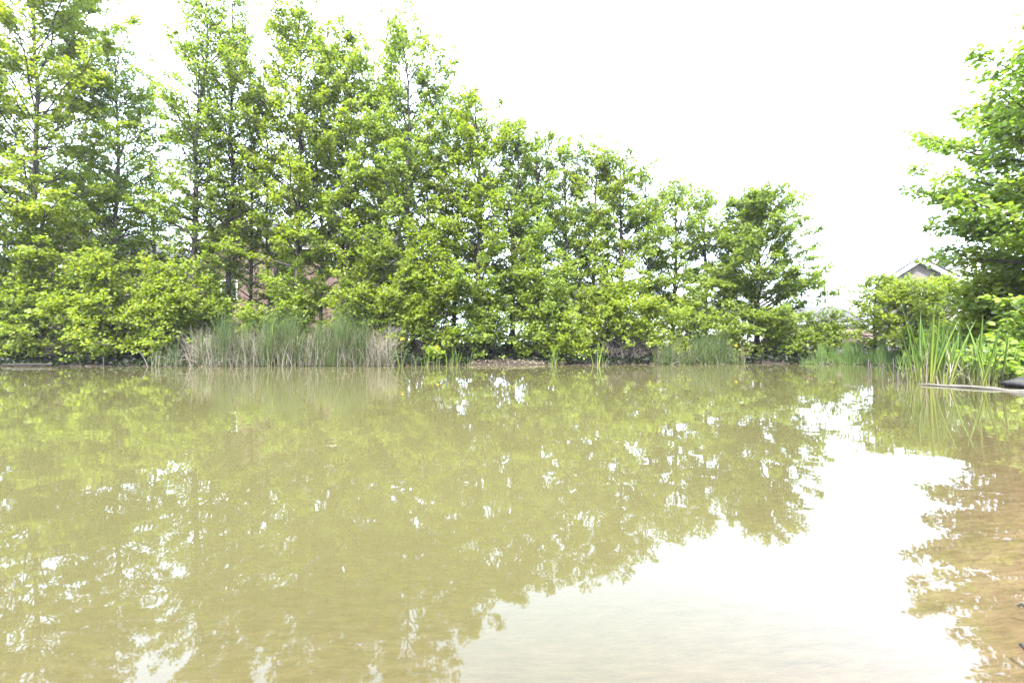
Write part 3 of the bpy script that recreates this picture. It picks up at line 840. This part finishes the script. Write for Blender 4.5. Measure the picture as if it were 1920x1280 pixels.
def iris_plant(label, base, h, n, seed, group, dead=0, flower=False, wide=1.0, fan=0.24, cat="iris", name="iris_plant"):
    rng = np.random.default_rng(seed)
    root = thing(name, base, label, cat, group)
    for k in range(n):
        u = (k + 0.5) / n * 2 - 1
        me = IRIS[int(np.clip(rng.integers(0, 3) + (abs(u) > 0.6) * rng.integers(0, 3), 0, 4))]
        o = obj("leaf", me, root)
        hh = h * rng.uniform(0.5, 1.06)
        o.location = (rng.normal(0, 0.05) + 0.04 * u, rng.normal(0, 0.05), -0.03)
        side = 0 if u > 0 else math.pi
        o.rotation_euler = (rng.normal(0, 0.10), abs(u) * fan * rng.uniform(0.5, 1.2), side + rng.normal(0, 0.7))
        o.scale = (hh, hh * wide, hh)
    for k in range(dead):
        o = obj("dead_leaf", DEADB[k % 3], root)
        hh = h * rng.uniform(0.2, 0.75)
        o.location = (rng.normal(0, 0.09), rng.normal(0, 0.09), -0.03)
        o.rotation_euler = (rng.normal(0, 0.1), rng.uniform(0, 0.35), rng.uniform(0, 6.28))
        o.scale = (hh, hh * 1.1, hh)
    if flower:
        rng2 = np.random.default_rng(seed + 500)
        V, q = tubes(np.array([[[0, 0, 0], [0.02, 0.01, h * .55], [0.05, 0, h * 1.02]]]), np.array([[.008, .007, .005]]), 4)
        obj("flower_stem", mesh_from("flower_stem", V, [q], True, [M['sedge']]), root)
        m_ = 6
        a = np.arange(m_) * 2 * math.pi / m_
        Pp = np.tile(np.array([[0.05, 0, h * 1.02]]), (m_, 1))
        ax_ = np.stack([np.cos(a), np.sin(a), np.where(np.arange(m_) % 2, 1.1, -0.15)], 1)
        nn = np.stack([-np.cos(a) * .3, -np.sin(a) * .3, np.ones(m_)], 1)
        obj("flower", leaves_mesh("flower", Pp, ax_, nn, np.full(m_, 0.10), M['petal'], W=0.7), root)
    return root


def shore_y(px):
    Y = 17.3
    for _ in range(4):
        Y = float(np.interp((px - 960) / F * Y, POND[:13, 0], POND[:13, 1]))
    return Y


GI = 'iris tufts at the edge of the far bank'
for k, (px, h, nn, fl, lb) in enumerate([
    (752, 1.05, 8, True, "iris tuft with a yellow bloom at the right end of the wide rush bed"),
    (775, 0.85, 8, False, "upright iris tuft next to the right end of the wide rush bed"),
    (800, 0.95, 9, False, "iris tuft between the rush bed and the bare mud bank, second inwards"),
    (818, 0.75, 6, True, "small iris tuft with one bloom in front of the dense bush"),
    (842, 1.0, 10, False, "dense slanting iris tuft at the left end of the bare mud bank"),
    (858, 0.95, 9, False, "slanting iris tuft on the bare mud bank"),
    (878, 0.8, 7, False, "last iris tuft on the bare mud bank before the dark hollow"),
    (1035, 0.85, 7, False, "iris tuft left of the low bright bush touching the water"),
    (1043, 1.0, 6, False, "tall iris tuft against the low bright bush touching the water"),
    (1118, 0.95, 6, False, "thin iris tuft left of the brushwood heap"),
    (1130, 0.75, 6, False, "short iris tuft touching the brushwood heap"),
    (1378, 0.8, 9, True, "yellow blooming iris tuft at the right end of the short rush bed"),
    (560, 1.7, 7, False, "fresh green tall tuft standing in the middle of the wide rush bed"),
    (508, 1.9, 7, False, "fresh green tall tuft in the left half of the wide rush bed"),
    (378, 1.6, 7, False, "light green tall tuft near the left end of the wide rush bed"),
    (292, 0.8, 5, False, "thin tuft with pale stalks left of the rush fringe"),
]):
    Y = shore_y(px) - 0.18
    x = (px - 960) / F * Y
    iris_plant(lb, (x, Y, max(gz(x, Y), -0.1)), h, nn, 300 + k, GI, dead=2, flower=fl, wide=1.6)

# sedge fringe on the far right bank: too many blades to count
def blade_stuff(name, label, pts, h, seed, mat, dead=0.25, width=0.022):
    rng = np.random.default_rng(seed)
    n = len(pts)
    V, q = stalks(rng, pts, h * rng.uniform(0.5, 1.1, n), rng.uniform(-math.pi, math.pi, n), rng.gamma(2, 0.12, n), rng.uniform(0.5, 1, n) * width * 0.55, k=5)
    nd = int(n * dead)
    V2, q2 = stalks(rng, pts[:nd] + rng.normal(0, .05, (nd, 3)) * np.array([1, 1, 0]), h[:nd] * rng.uniform(0.2, 0.55, nd), rng.uniform(-math.pi, math.pi, nd), rng.gamma(2, 0.4, nd), np.full(nd, width * 0.4), k=5)
    me = mesh_from(name, np.concatenate([V, V2]), [np.concatenate([q, q2 + len(V)])], True, [M[mat], M['reed_dead']], np.concatenate([np.zeros(len(q)), np.ones(len(q2))]))
    return obj(name, me, kind="stuff", label=label, cat="sedge")


rng = np.random.default_rng(91)
n = 1500
px = rng.uniform(1500, 1735, n)
Y0 = np.array([shore_y(p) for p in px]) - 0.25 + rng.uniform(0, 1, n) ** 1.4 * 0.9
x = (px - 960) / F * Y0
pts = np.stack([x, Y0, np.maximum(ground_h(x, Y0), -0.1)], 1)
blade_stuff("sedge_fringe", "band of green sedge along the bank below the distant brown roof", pts, 1.0 * np.clip(0.7 + 0.3 * np.sin(px / 9.0) + 0.2 * np.sin(px / 3.7), .4, 1.2) * np.clip((px - 1495) / 60, 0.5, 1), 92, 'sedge', width=0.036)

# near iris clump standing in the shallows at the right
GN = 'tall iris clumps in the shallows at the right'
for k, (px, Y, h, nn, dd, lb) in enumerate([
    (1700, 9.6, 0.95, 4, 2, "thin slanting iris clump furthest out in the water"),
    (1722, 9.3, 1.25, 8, 4, "iris clump behind the bleached stump stalk"),
    (1740, 9.0, 1.45, 10, 5, "tallest dense iris clump over the end of the floating log"),
    (1760, 9.5, 1.35, 9, 3, "dense iris clump just behind the tallest one"),
    (1772, 8.9, 1.2, 9, 4, "fan shaped iris clump at the log, beside the tallest"),
    (1795, 9.4, 1.2, 8, 4, "iris clump with a long pale dead leaf crossing it"),
    (1818, 9.1, 0.95, 8, 6, "short iris clump among the dead stalks"),
    (1846, 8.6, 1.35, 9, 3, "bright iris clump with yellow green base standing before the log"),
    (1832, 9.3, 1.05, 8, 5, "iris clump behind the bright yellow green based one"),
    (1866, 8.9, 1.0, 7, 4, "iris clump between the bright one and the stone"),
    (1893, 9.5, 0.9, 10, 3, "shaded iris clump arching outward behind the stone"),
    (1912, 9.2, 0.85, 9, 2, "shaded iris clump at the right edge above the stone"),
    (1712, 10.0, 1.05, 7, 3, "iris clump at the back left, behind the stump stalk clump"),
    (1752, 10.1, 1.3, 9, 2, "iris clump at the back, behind the tallest dense one"),
    (1784, 10.2, 1.15, 8, 2, "iris clump at the back, behind the pale crossing leaf"),
    (1806, 10.0, 0.95, 8, 5, "iris clump at the back, above the short one"),
    (1872, 10.0, 1.0, 9, 3, "iris clump at the back, under the round leaved bush"),
    (1694, 9.9, 0.8, 6, 4, "low iris clump by the stump stalk, at the outer end of the group"),
    (1890, 8.9, 0.95, 9, 4, "iris clump leaning over the stone, in front of the shaded ones"),
]):
    x = (px - 960) / F * Y
    iris_plant(lb, (x, Y, max(gz(x, Y), -0.06)), h * 1.18, int(nn * 1.35), 400 + k, GN, dead=dd * 3, wide=1.05, fan=0.2)

# dead stalks standing in the water before the iris clumps
GS = 'dead stalks standing in the water'
for k, (px, py, Y, lb, ln, lean) in enumerate([
    (1628, 722, 11.0, "thin dark dead stalk in open water, tall and upright", 0.42, 0.02),
    (1634, 724, 10.9, "second thin dead stalk close beside the tall upright one", 0.34, -0.05),
    (1655, 716, 11.2, "short pale dead stalk between the twin stalks and the stump", 0.30, 0.06),
    (1684, 722, 9.7, "thick broken stump stalk by the iris clump", 0.22, 0.03),
    (1690, 724, 9.5, "leaning broken stalk tangled beside the stump stalk", 0.36, 0.75),
    (1706, 720, 9.3, "bleached stalk leaning over the end of the floating log", 0.40, -0.9),
    (194 * 1, 690, 15.9, "pale stake standing in the water before the dark hollow at the left", 0.34, 0.03),
    (1540, 690, 15.8, "thin pale stalk standing in the water off the sedge band", 0.35, 0.02),
    (1676, 702, 12.4, "slim pale stalk in the water before the sedge band", 0.4, -0.04),
]):
    x = (px - 960) / F * Y
    r_ = 0.028 if 'thick' in lb else 0.012
    V, q = tubes(np.array([[[0, 0, -0.25], [lean * .25 * ln, 0.01, ln * .5], [lean * ln, 0.0, ln], [lean * ln * 1.05, 0.0, ln * 1.03]]]), np.array([[r_, r_ * .95, r_ * .8, r_ * .2]]), 6)
    obj("dead_stalk", mesh_from("dead_stalk", V, [q], True, [M['dead_wood']]), label=lb, cat="dead stalk", group=GS, loc=(x, Y, 0))

# floating bleached log, stone, dark twigs at the near shore
p0 = at(1722, 726, 8.9); p1 = at(1950, 742, 7.55)
t = np.linspace(0, 1, 9)[:, None]
P = p0 * (1 - t) + p1 * t
P[:, 2] = 0.012 + 0.012 * np.sin(t[:, 0] * 5)
P[:, 1] += 0.06 * np.sin(t[:, 0] * 6) + 0.03 * np.sin(t[:, 0] * 17)
P[:, 2] += 0.010 * np.sin(t[:, 0] * 13 + 1)
base = P[0].copy()
V, q = tubes((P - base)[None], np.array([[.006, .017, .021, .030, .022, .033, .027, .036, .03]]), 8)
obj("floating_log", mesh_from("floating_log", V, [q], True, [M['pale_wood']]), label="long thin bleached log floating in front of the iris clumps", cat="log", loc=base)

rng = np.random.default_rng(7)
import bmesh
bm = bmesh.new()
bmesh.ops.create_icosphere(bm, subdivisions=3, radius=1)
for v in bm.verts:
    c = v.co
    f = 1 + 0.10 * math.sin(c.x * 3.1 + 1) * math.cos(c.y * 4.0) + 0.06 * math.sin(c.x * 7 + c.z * 5)
    v.co = (c.x * 0.62 * f, c.y * 0.36 * f, (c.z * 0.17 if c.z > 0 else c.z * 0.1) * f)
for f in bm.faces:
    f.smooth = True
me = bpy.data.meshes.new("boulder"); bm.to_mesh(me); bm.free(); me.materials.append(M['stone'])
obj("boulder", me, label="dark grey flat stone lying at the waterline behind the log", cat="stone", loc=at(1956, 727, 8.4) * np.array([1, 1, 0]) + np.array([0, 0, 0.04]))

for k, (pa, pb, lb) in enumerate([
    (at(1908, 1143, 1.38), at(1940, 1152, 1.35), "thin black twig poking from the sandy shallows, upper of the two"),
    (at(1914, 1222, 1.20), at(1935, 1250, 1.16), "hooked black twig in the bottom corner of the sandy shallows"),
]):
    P = np.array([pa, (pa + pb) / 2 + np.array([0, 0.012, 0.015]), pb]); P[:, 2] = (0.006, 0.014, 0.004)
    if k == 1:
        P = np.concatenate([P, [P[-1] + np.array([0.03, -0.05, -0.02])]])
    V, q = tubes((P - P[0])[None], np.array([[.003, .005, .004, .003][:len(P)]]), 6)
    obj("twig", mesh_from("twig", V, [q], True, [M['dark_wood']]), label=lb, cat="twig", group="dark twigs in the shallows", loc=P[0])

# brushwood heap on the bank
rng = np.random.default_rng(17)
n = 130
bx = px_base(1180, 18.6)
b0 = np.stack([rng.normal(0, 0.75, n), rng.normal(0.1, 0.25, n), rng.uniform(0.0, 0.25, n)], 1)
aa = rng.uniform(-math.pi, math.pi, n)
V, q = stalks(rng, b0, rng.uniform(0.5, 1.4, n), aa, rng.uniform(0.6, 2.4, n), rng.uniform(0.006, 0.016, n), k=6)
obj("brushwood", mesh_from("brushwood", V, [q], True, [M['dead_wood']]), kind="stuff", label="heap of dead brushwood at the waterline under the arching bush", cat="brushwood", loc=bx)

# dead leaves, twig bits and small stones strewn on the bare mud
rng = np.random.default_rng(27)
n = 900
x = rng.uniform(-2.4, 1.9, n)
y = np.interp(x, POND[:13, 0], POND[:13, 1]) + rng.uniform(-0.05, 0.9, n)
P = np.stack([x, y, ground_h(x, y) + 0.012], 1)
ok = P[:, 2] > 0.01
lit = leaves_mesh("leaf_litter", P[ok], rng.normal(0, 1, (ok.sum(), 3)) * np.array([1, 1, .3]), norm(np.array([0, 0, 1.0]) + rng.normal(0, .35, (ok.sum(), 3))), rng.uniform(0.03, 0.11, ok.sum()), M['reed_dead'], W=0.5)
obj("leaf_litter", lit, kind="stuff", label="dead leaves and twig bits strewn on the bare mud bank", cat="leaf litter")

# drifted log under the left bush
pl = at(50, 683, 16.3)
P = np.array([[-0.85, 0, 0.06], [-0.3, 0.02, 0.065], [0.4, 0.0, 0.07], [0.95, -.02, 0.06]])
V, q = tubes(P[None], np.array([[.04, .055, .055, .035]]), 6)
obj("drift_log", mesh_from("drift_log", V, [q], True, [M['dark_wood']]), label="drifted dead log lying on the dark bank under the left bushes", cat="log", loc=(pl[0], pl[1], 0.0))

# specks of leaf and fluff floating
rng = np.random.default_rng(23)
n = 800
x = rng.uniform(-22, 15, n); y = 17.2 - rng.gamma(1.5, 1.9, n)
ok = (pond_sd(x, y) < -0.3) & (y > 2)
x, y = x[ok], y[ok]; n = len(x)
P = np.stack([x, y, np.full(n, 0.004)], 1)
sp_me = leaves_mesh("floating_specks", P, np.stack([rng.normal(0, 1, n), rng.normal(0, 1, n), np.zeros(n)], 1), np.tile([[0, 0, 1.0]], (n, 1)), rng.uniform(0.015, 0.06, n), M['reed_dead'], W=0.6)
obj("floating_specks", sp_me, kind="stuff", label="pale specks of leaf litter floating on the pond", cat="leaf litter")


# ------------------------------------------------------------------ houses beyond the trees
def box_mesh(name, x0, x1, y0, y1, z0, z1, mat):
    V = np.array([(x, y, z) for z in (z0, z1) for y in (y0, y1) for x in (x0, x1)], float)
    q = np.array([[0, 2, 3, 1], [4, 5, 7, 6], [0, 1, 5, 4], [1, 3, 7, 5], [3, 2, 6, 7], [2, 0, 4, 6]])
    return mesh_from(name, V, [q], False, [mat])


def house(label, loc, w, d, eave, ridge, yaw, wall, roof, gable_front=True, windows=(), group='houses beyond the trees', fascia=True, name='house', over=0.3):
    """w across the front, d deep. Front is local -Y. gable_front: ridge runs front to back."""
    root = thing(name, loc, label, "house", group)
    root.rotation_euler = (0, 0, yaw)
    hw, hd = w / 2, d / 2
    z0 = -1.2
    if gable_front:
        V = [(-hw, -hd, z0), (hw, -hd, z0), (hw, -hd, eave), (0, -hd, ridge), (-hw, -hd, eave), (-hw, hd, z0), (hw, hd, z0), (hw, hd, eave), (0, hd, ridge), (-hw, hd, eave)]
    else:
        V = [(-hw, -hd, z0), (-hw, hd, z0), (-hw, hd, eave), (-hw, 0, ridge), (-hw, -hd, eave), (hw, -hd, z0), (hw, hd, z0), (hw, hd, eave), (hw, 0, ridge), (hw, -hd, eave)]
    me = bpy.data.meshes.new("wall")
    me.from_pydata(V, [], [(0, 1, 2, 3, 4), (9, 8, 7, 6, 5), (0, 4, 9, 5), (1, 6, 7, 2), (0, 5, 6, 1), (4, 3, 8, 9), (3, 2, 7, 8)])
    me.materials.append(M[wall]); me.update()
    obj("wall", me, root)
    # two roof slopes as slabs sitting just above the wall top
    span = hw if gable_front else hd
    ln = (hd if gable_front else hw) + over
    sl = math.atan2(ridge - eave, span)
    run = math.hypot(span, ridge - eave) + over
    for sgn in (-1, 1):
        r = obj("roof", box_mesh("roof", 0, run, -ln, ln, 0.01, 0.12, M[roof]), root)
        r.location = (0, 0, ridge + 0.01 / max(math.cos(sl), .2))
        yawr = (0 if sgn > 0 else math.pi) + (0 if gable_front else math.pi / 2)
        r.rotation_euler = (0, sl, yawr)
        if fascia and not gable_front:
            f_ = obj("fascia", box_mesh("fascia", run + 0.003, run + 0.03, -ln, ln, -0.14, 0.10, M['fascia']), root)
            f_.location = r.location; f_.rotation_euler = r.rotation_euler
            gt = obj("gutter", box_mesh("gutter", run + 0.034, run + 0.13, -ln, ln, -0.02, 0.08, M['gutter']), root)
            gt.location = r.location; gt.rotation_euler = r.rotation_euler
        if fascia and gable_front:
            f_ = obj("bargeboard", box_mesh("bargeboard", 0.02, run, *((-ln - 0.03, -ln - 0.003) if sgn > 0 else (ln + 0.003, ln + 0.03)), -0.16, 0.06, M['fascia']), root)
            f_.location = r.location; f_.rotation_euler = r.rotation_euler
            vt = obj("verge_tile", box_mesh("verge_tile", 0.0, run + 0.02, *((-ln - 0.06, -ln + 0.1) if sgn > 0 else (ln - 0.1, ln + 0.06)), 0.123, 0.19, M['gutter']), root)
            vt.location = r.location; vt.rotation_euler = r.rotation_euler
    for (wx, wz, ww, wh) in windows:
        fr = obj("window", None, root)
        bpy.data.objects.remove(fr)
        V, Q, off = [], [], 0
        bars = [(-ww / 2, -ww / 2 + .07, 0, wh), (ww / 2 - .07, ww / 2, 0, wh), (-ww / 2 + .07, ww / 2 - .07, 0, .08), (-ww / 2 + .07, ww / 2 - .07, wh - .07, wh), (-.035, .035, .08, wh - .07)]
        for (a, b_, c, e) in bars:
            bx_ = box_mesh("bar", a, b_, -0.05, 0.03, c, e, M['fascia'])
            vv = np.empty(24, np.float32); bx_.vertices.foreach_get("co", vv)
            qq = np.array([list(p.vertices) for p in bx_.polygons])
            V.append(vv.reshape(-1, 3)); Q.append(qq + off); off += 8
            bpy.data.meshes.remove(bx_)
        fr = obj("window", mesh_from("window", np.concatenate(V), [np.concatenate(Q)], False, [M['fascia']]), root)
        fr.location = (wx, -hd - 0.012, wz)
        for s_ in (-1, 1):
            pn = obj("pane", box_mesh("pane", 0.036 if s_ > 0 else -ww / 2 + .071, ww / 2 - .071 if s_ > 0 else -0.036, -0.012, 0.004, .081, wh - .071, M['glass']), fr)
        si = obj("sill", box_mesh("sill", -ww / 2 - .08, ww / 2 + .08, -0.12, 0.03, -0.07, -0.003, M['fascia']), fr)
    return root


def house_px(label, px, Y, w_px, eave_py, ridge_py, d=8.0, yaw=0.0, wins=(), **kw):
    s = Y / F
    x = (px - 960) * s
    cx, cy_ = x - math.sin(yaw) * d / 2, Y + math.cos(yaw) * d / 2
    z = gz(cx, cy_)
    ev = CAM_H + (HZ - eave_py) * s - z
    rg = CAM_H + (HZ - ridge_py) * s - z
    ws = [((wpx - px) * s, CAM_H + (HZ - wpy) * s - z, ww, wh) for wpx, wpy, ww, wh in wins]
    return house(label, (cx, cy_, z), w_px * s, d, ev, rg, yaw, windows=ws, **kw)


house_px("red brick house with a gabled front glimpsed behind the tall lacy trees", 445, 30.0, 135, 465, 385, wall='red_brick', roof='brown_tile', wins=[(430, 560, 1.1, 1.2)])
house_px("long brown roofed brick house with a white window behind the tree trunks", 610, 31.5, 210, 466, 405, wall='red_brick', roof='brown_tile', gable_front=False, wins=[(535, 500, 1.25, 1.5), (625, 500, 1.25, 1.5), (560, 600, 1.25, 1.4), (660, 600, 1.25, 1.4)])
house_px("red brick house showing pink through the leaves at the left end", 150, 31.0, 190, 470, 415, wall='red_brick', roof='brown_tile', wins=[(110, 500, 1.2, 1.3), (190, 590, 1.2, 1.3)])
house_px("cream rendered house behind the slender trees after the drop", 1115, 44.0, 110, 575, 520, wall='render', roof='grey_tile', gable_front=False, wins=[(1100, 610, 1.2, 1.2)])
house_px("white rendered long house behind the trunks of the cone shaped tree", 1345, 46.0, 190, 590, 560, wall='white_render', roof='grey_tile', gable_front=False, wins=[(1290, 615, 1.2, 1.1), (1400, 615, 1.2, 1.1)])
house_px("low brick house with a distant brown roof in the open sky gap", 1550, 42.0, 150, 606, 571, wall='red_brick', roof='brown_tile', gable_front=False, wins=[(1530, 632, 1.2, 1.1)])
house_px("buff brick gabled house rising over the young trees on the right bank", 1723, 30.0, 90, 522, 488, d=6.0, yaw=R(-32), wall='buff_brick', roof='brown_tile', wins=[(1712, 575, 1.1, 1.2), (1735, 575, 1.1, 1.2)])
house_px("second gabled house half hidden by the big near tree", 1826, 31.0, 130, 524, 466, yaw=R(-32), wall='white_render', roof='grey_tile', wins=[(1795, 580, 1.1, 1.2)])
# garden wall in brick below the distant roof
gw = at(1600, 645, 30.0)
obj("brick_wall", box_mesh("brick_wall", -4.2, 3.2, -0.11, 0.11, -0.6, 1.0, M['red_brick']), label="pink brick garden wall below the distant brown roof", cat="garden wall", loc=(gw[0] - 1.5, 30.0, gz(gw[0], 30.0)))
# far hedge closing the view at ground level
rng = np.random.default_rng(33)
n = 9000
x = rng.uniform(-60, 70, n); y = 52 + rng.normal(0, 0.7, n)
P = np.stack([x, y, 0.7 + rng.uniform(0, 1, n) * (2.2 + 0.6 * np.sin(x * .8))], 1)
obj("far_hedge", leaves_mesh("far_hedge", P, rng.normal(0, 1, (n, 3)), norm(np.array([0, -.3, .8]) + rng.normal(0, .5, (n, 3))), rng.uniform(0.3, 0.5, n), M['leaf_dark']), kind="stuff", label="far hedge closing the view behind the houses", cat="hedge")
print("leaves total", LEAVES[0])

# thin scattering volume added round the scene to lift and pale its dark tones
hm, N, L, out = new_mat('added_veil')
pv = N.new("ShaderNodeVolumePrincipled")
pv.inputs["Color"].default_value = (0.96, 0.97, 1.0, 1)
pv.inputs["Density"].default_value = 0.00038
pv.inputs["Anisotropy"].default_value = 0.3
L.new(pv.outputs[0], out.inputs[1])
obj("haze", box_mesh("haze", -410, 410, -410, 410, -2.0, 18.5, hm), kind="stuff", label="thin pale haze added over the pond to lift the dark tones", cat="haze")
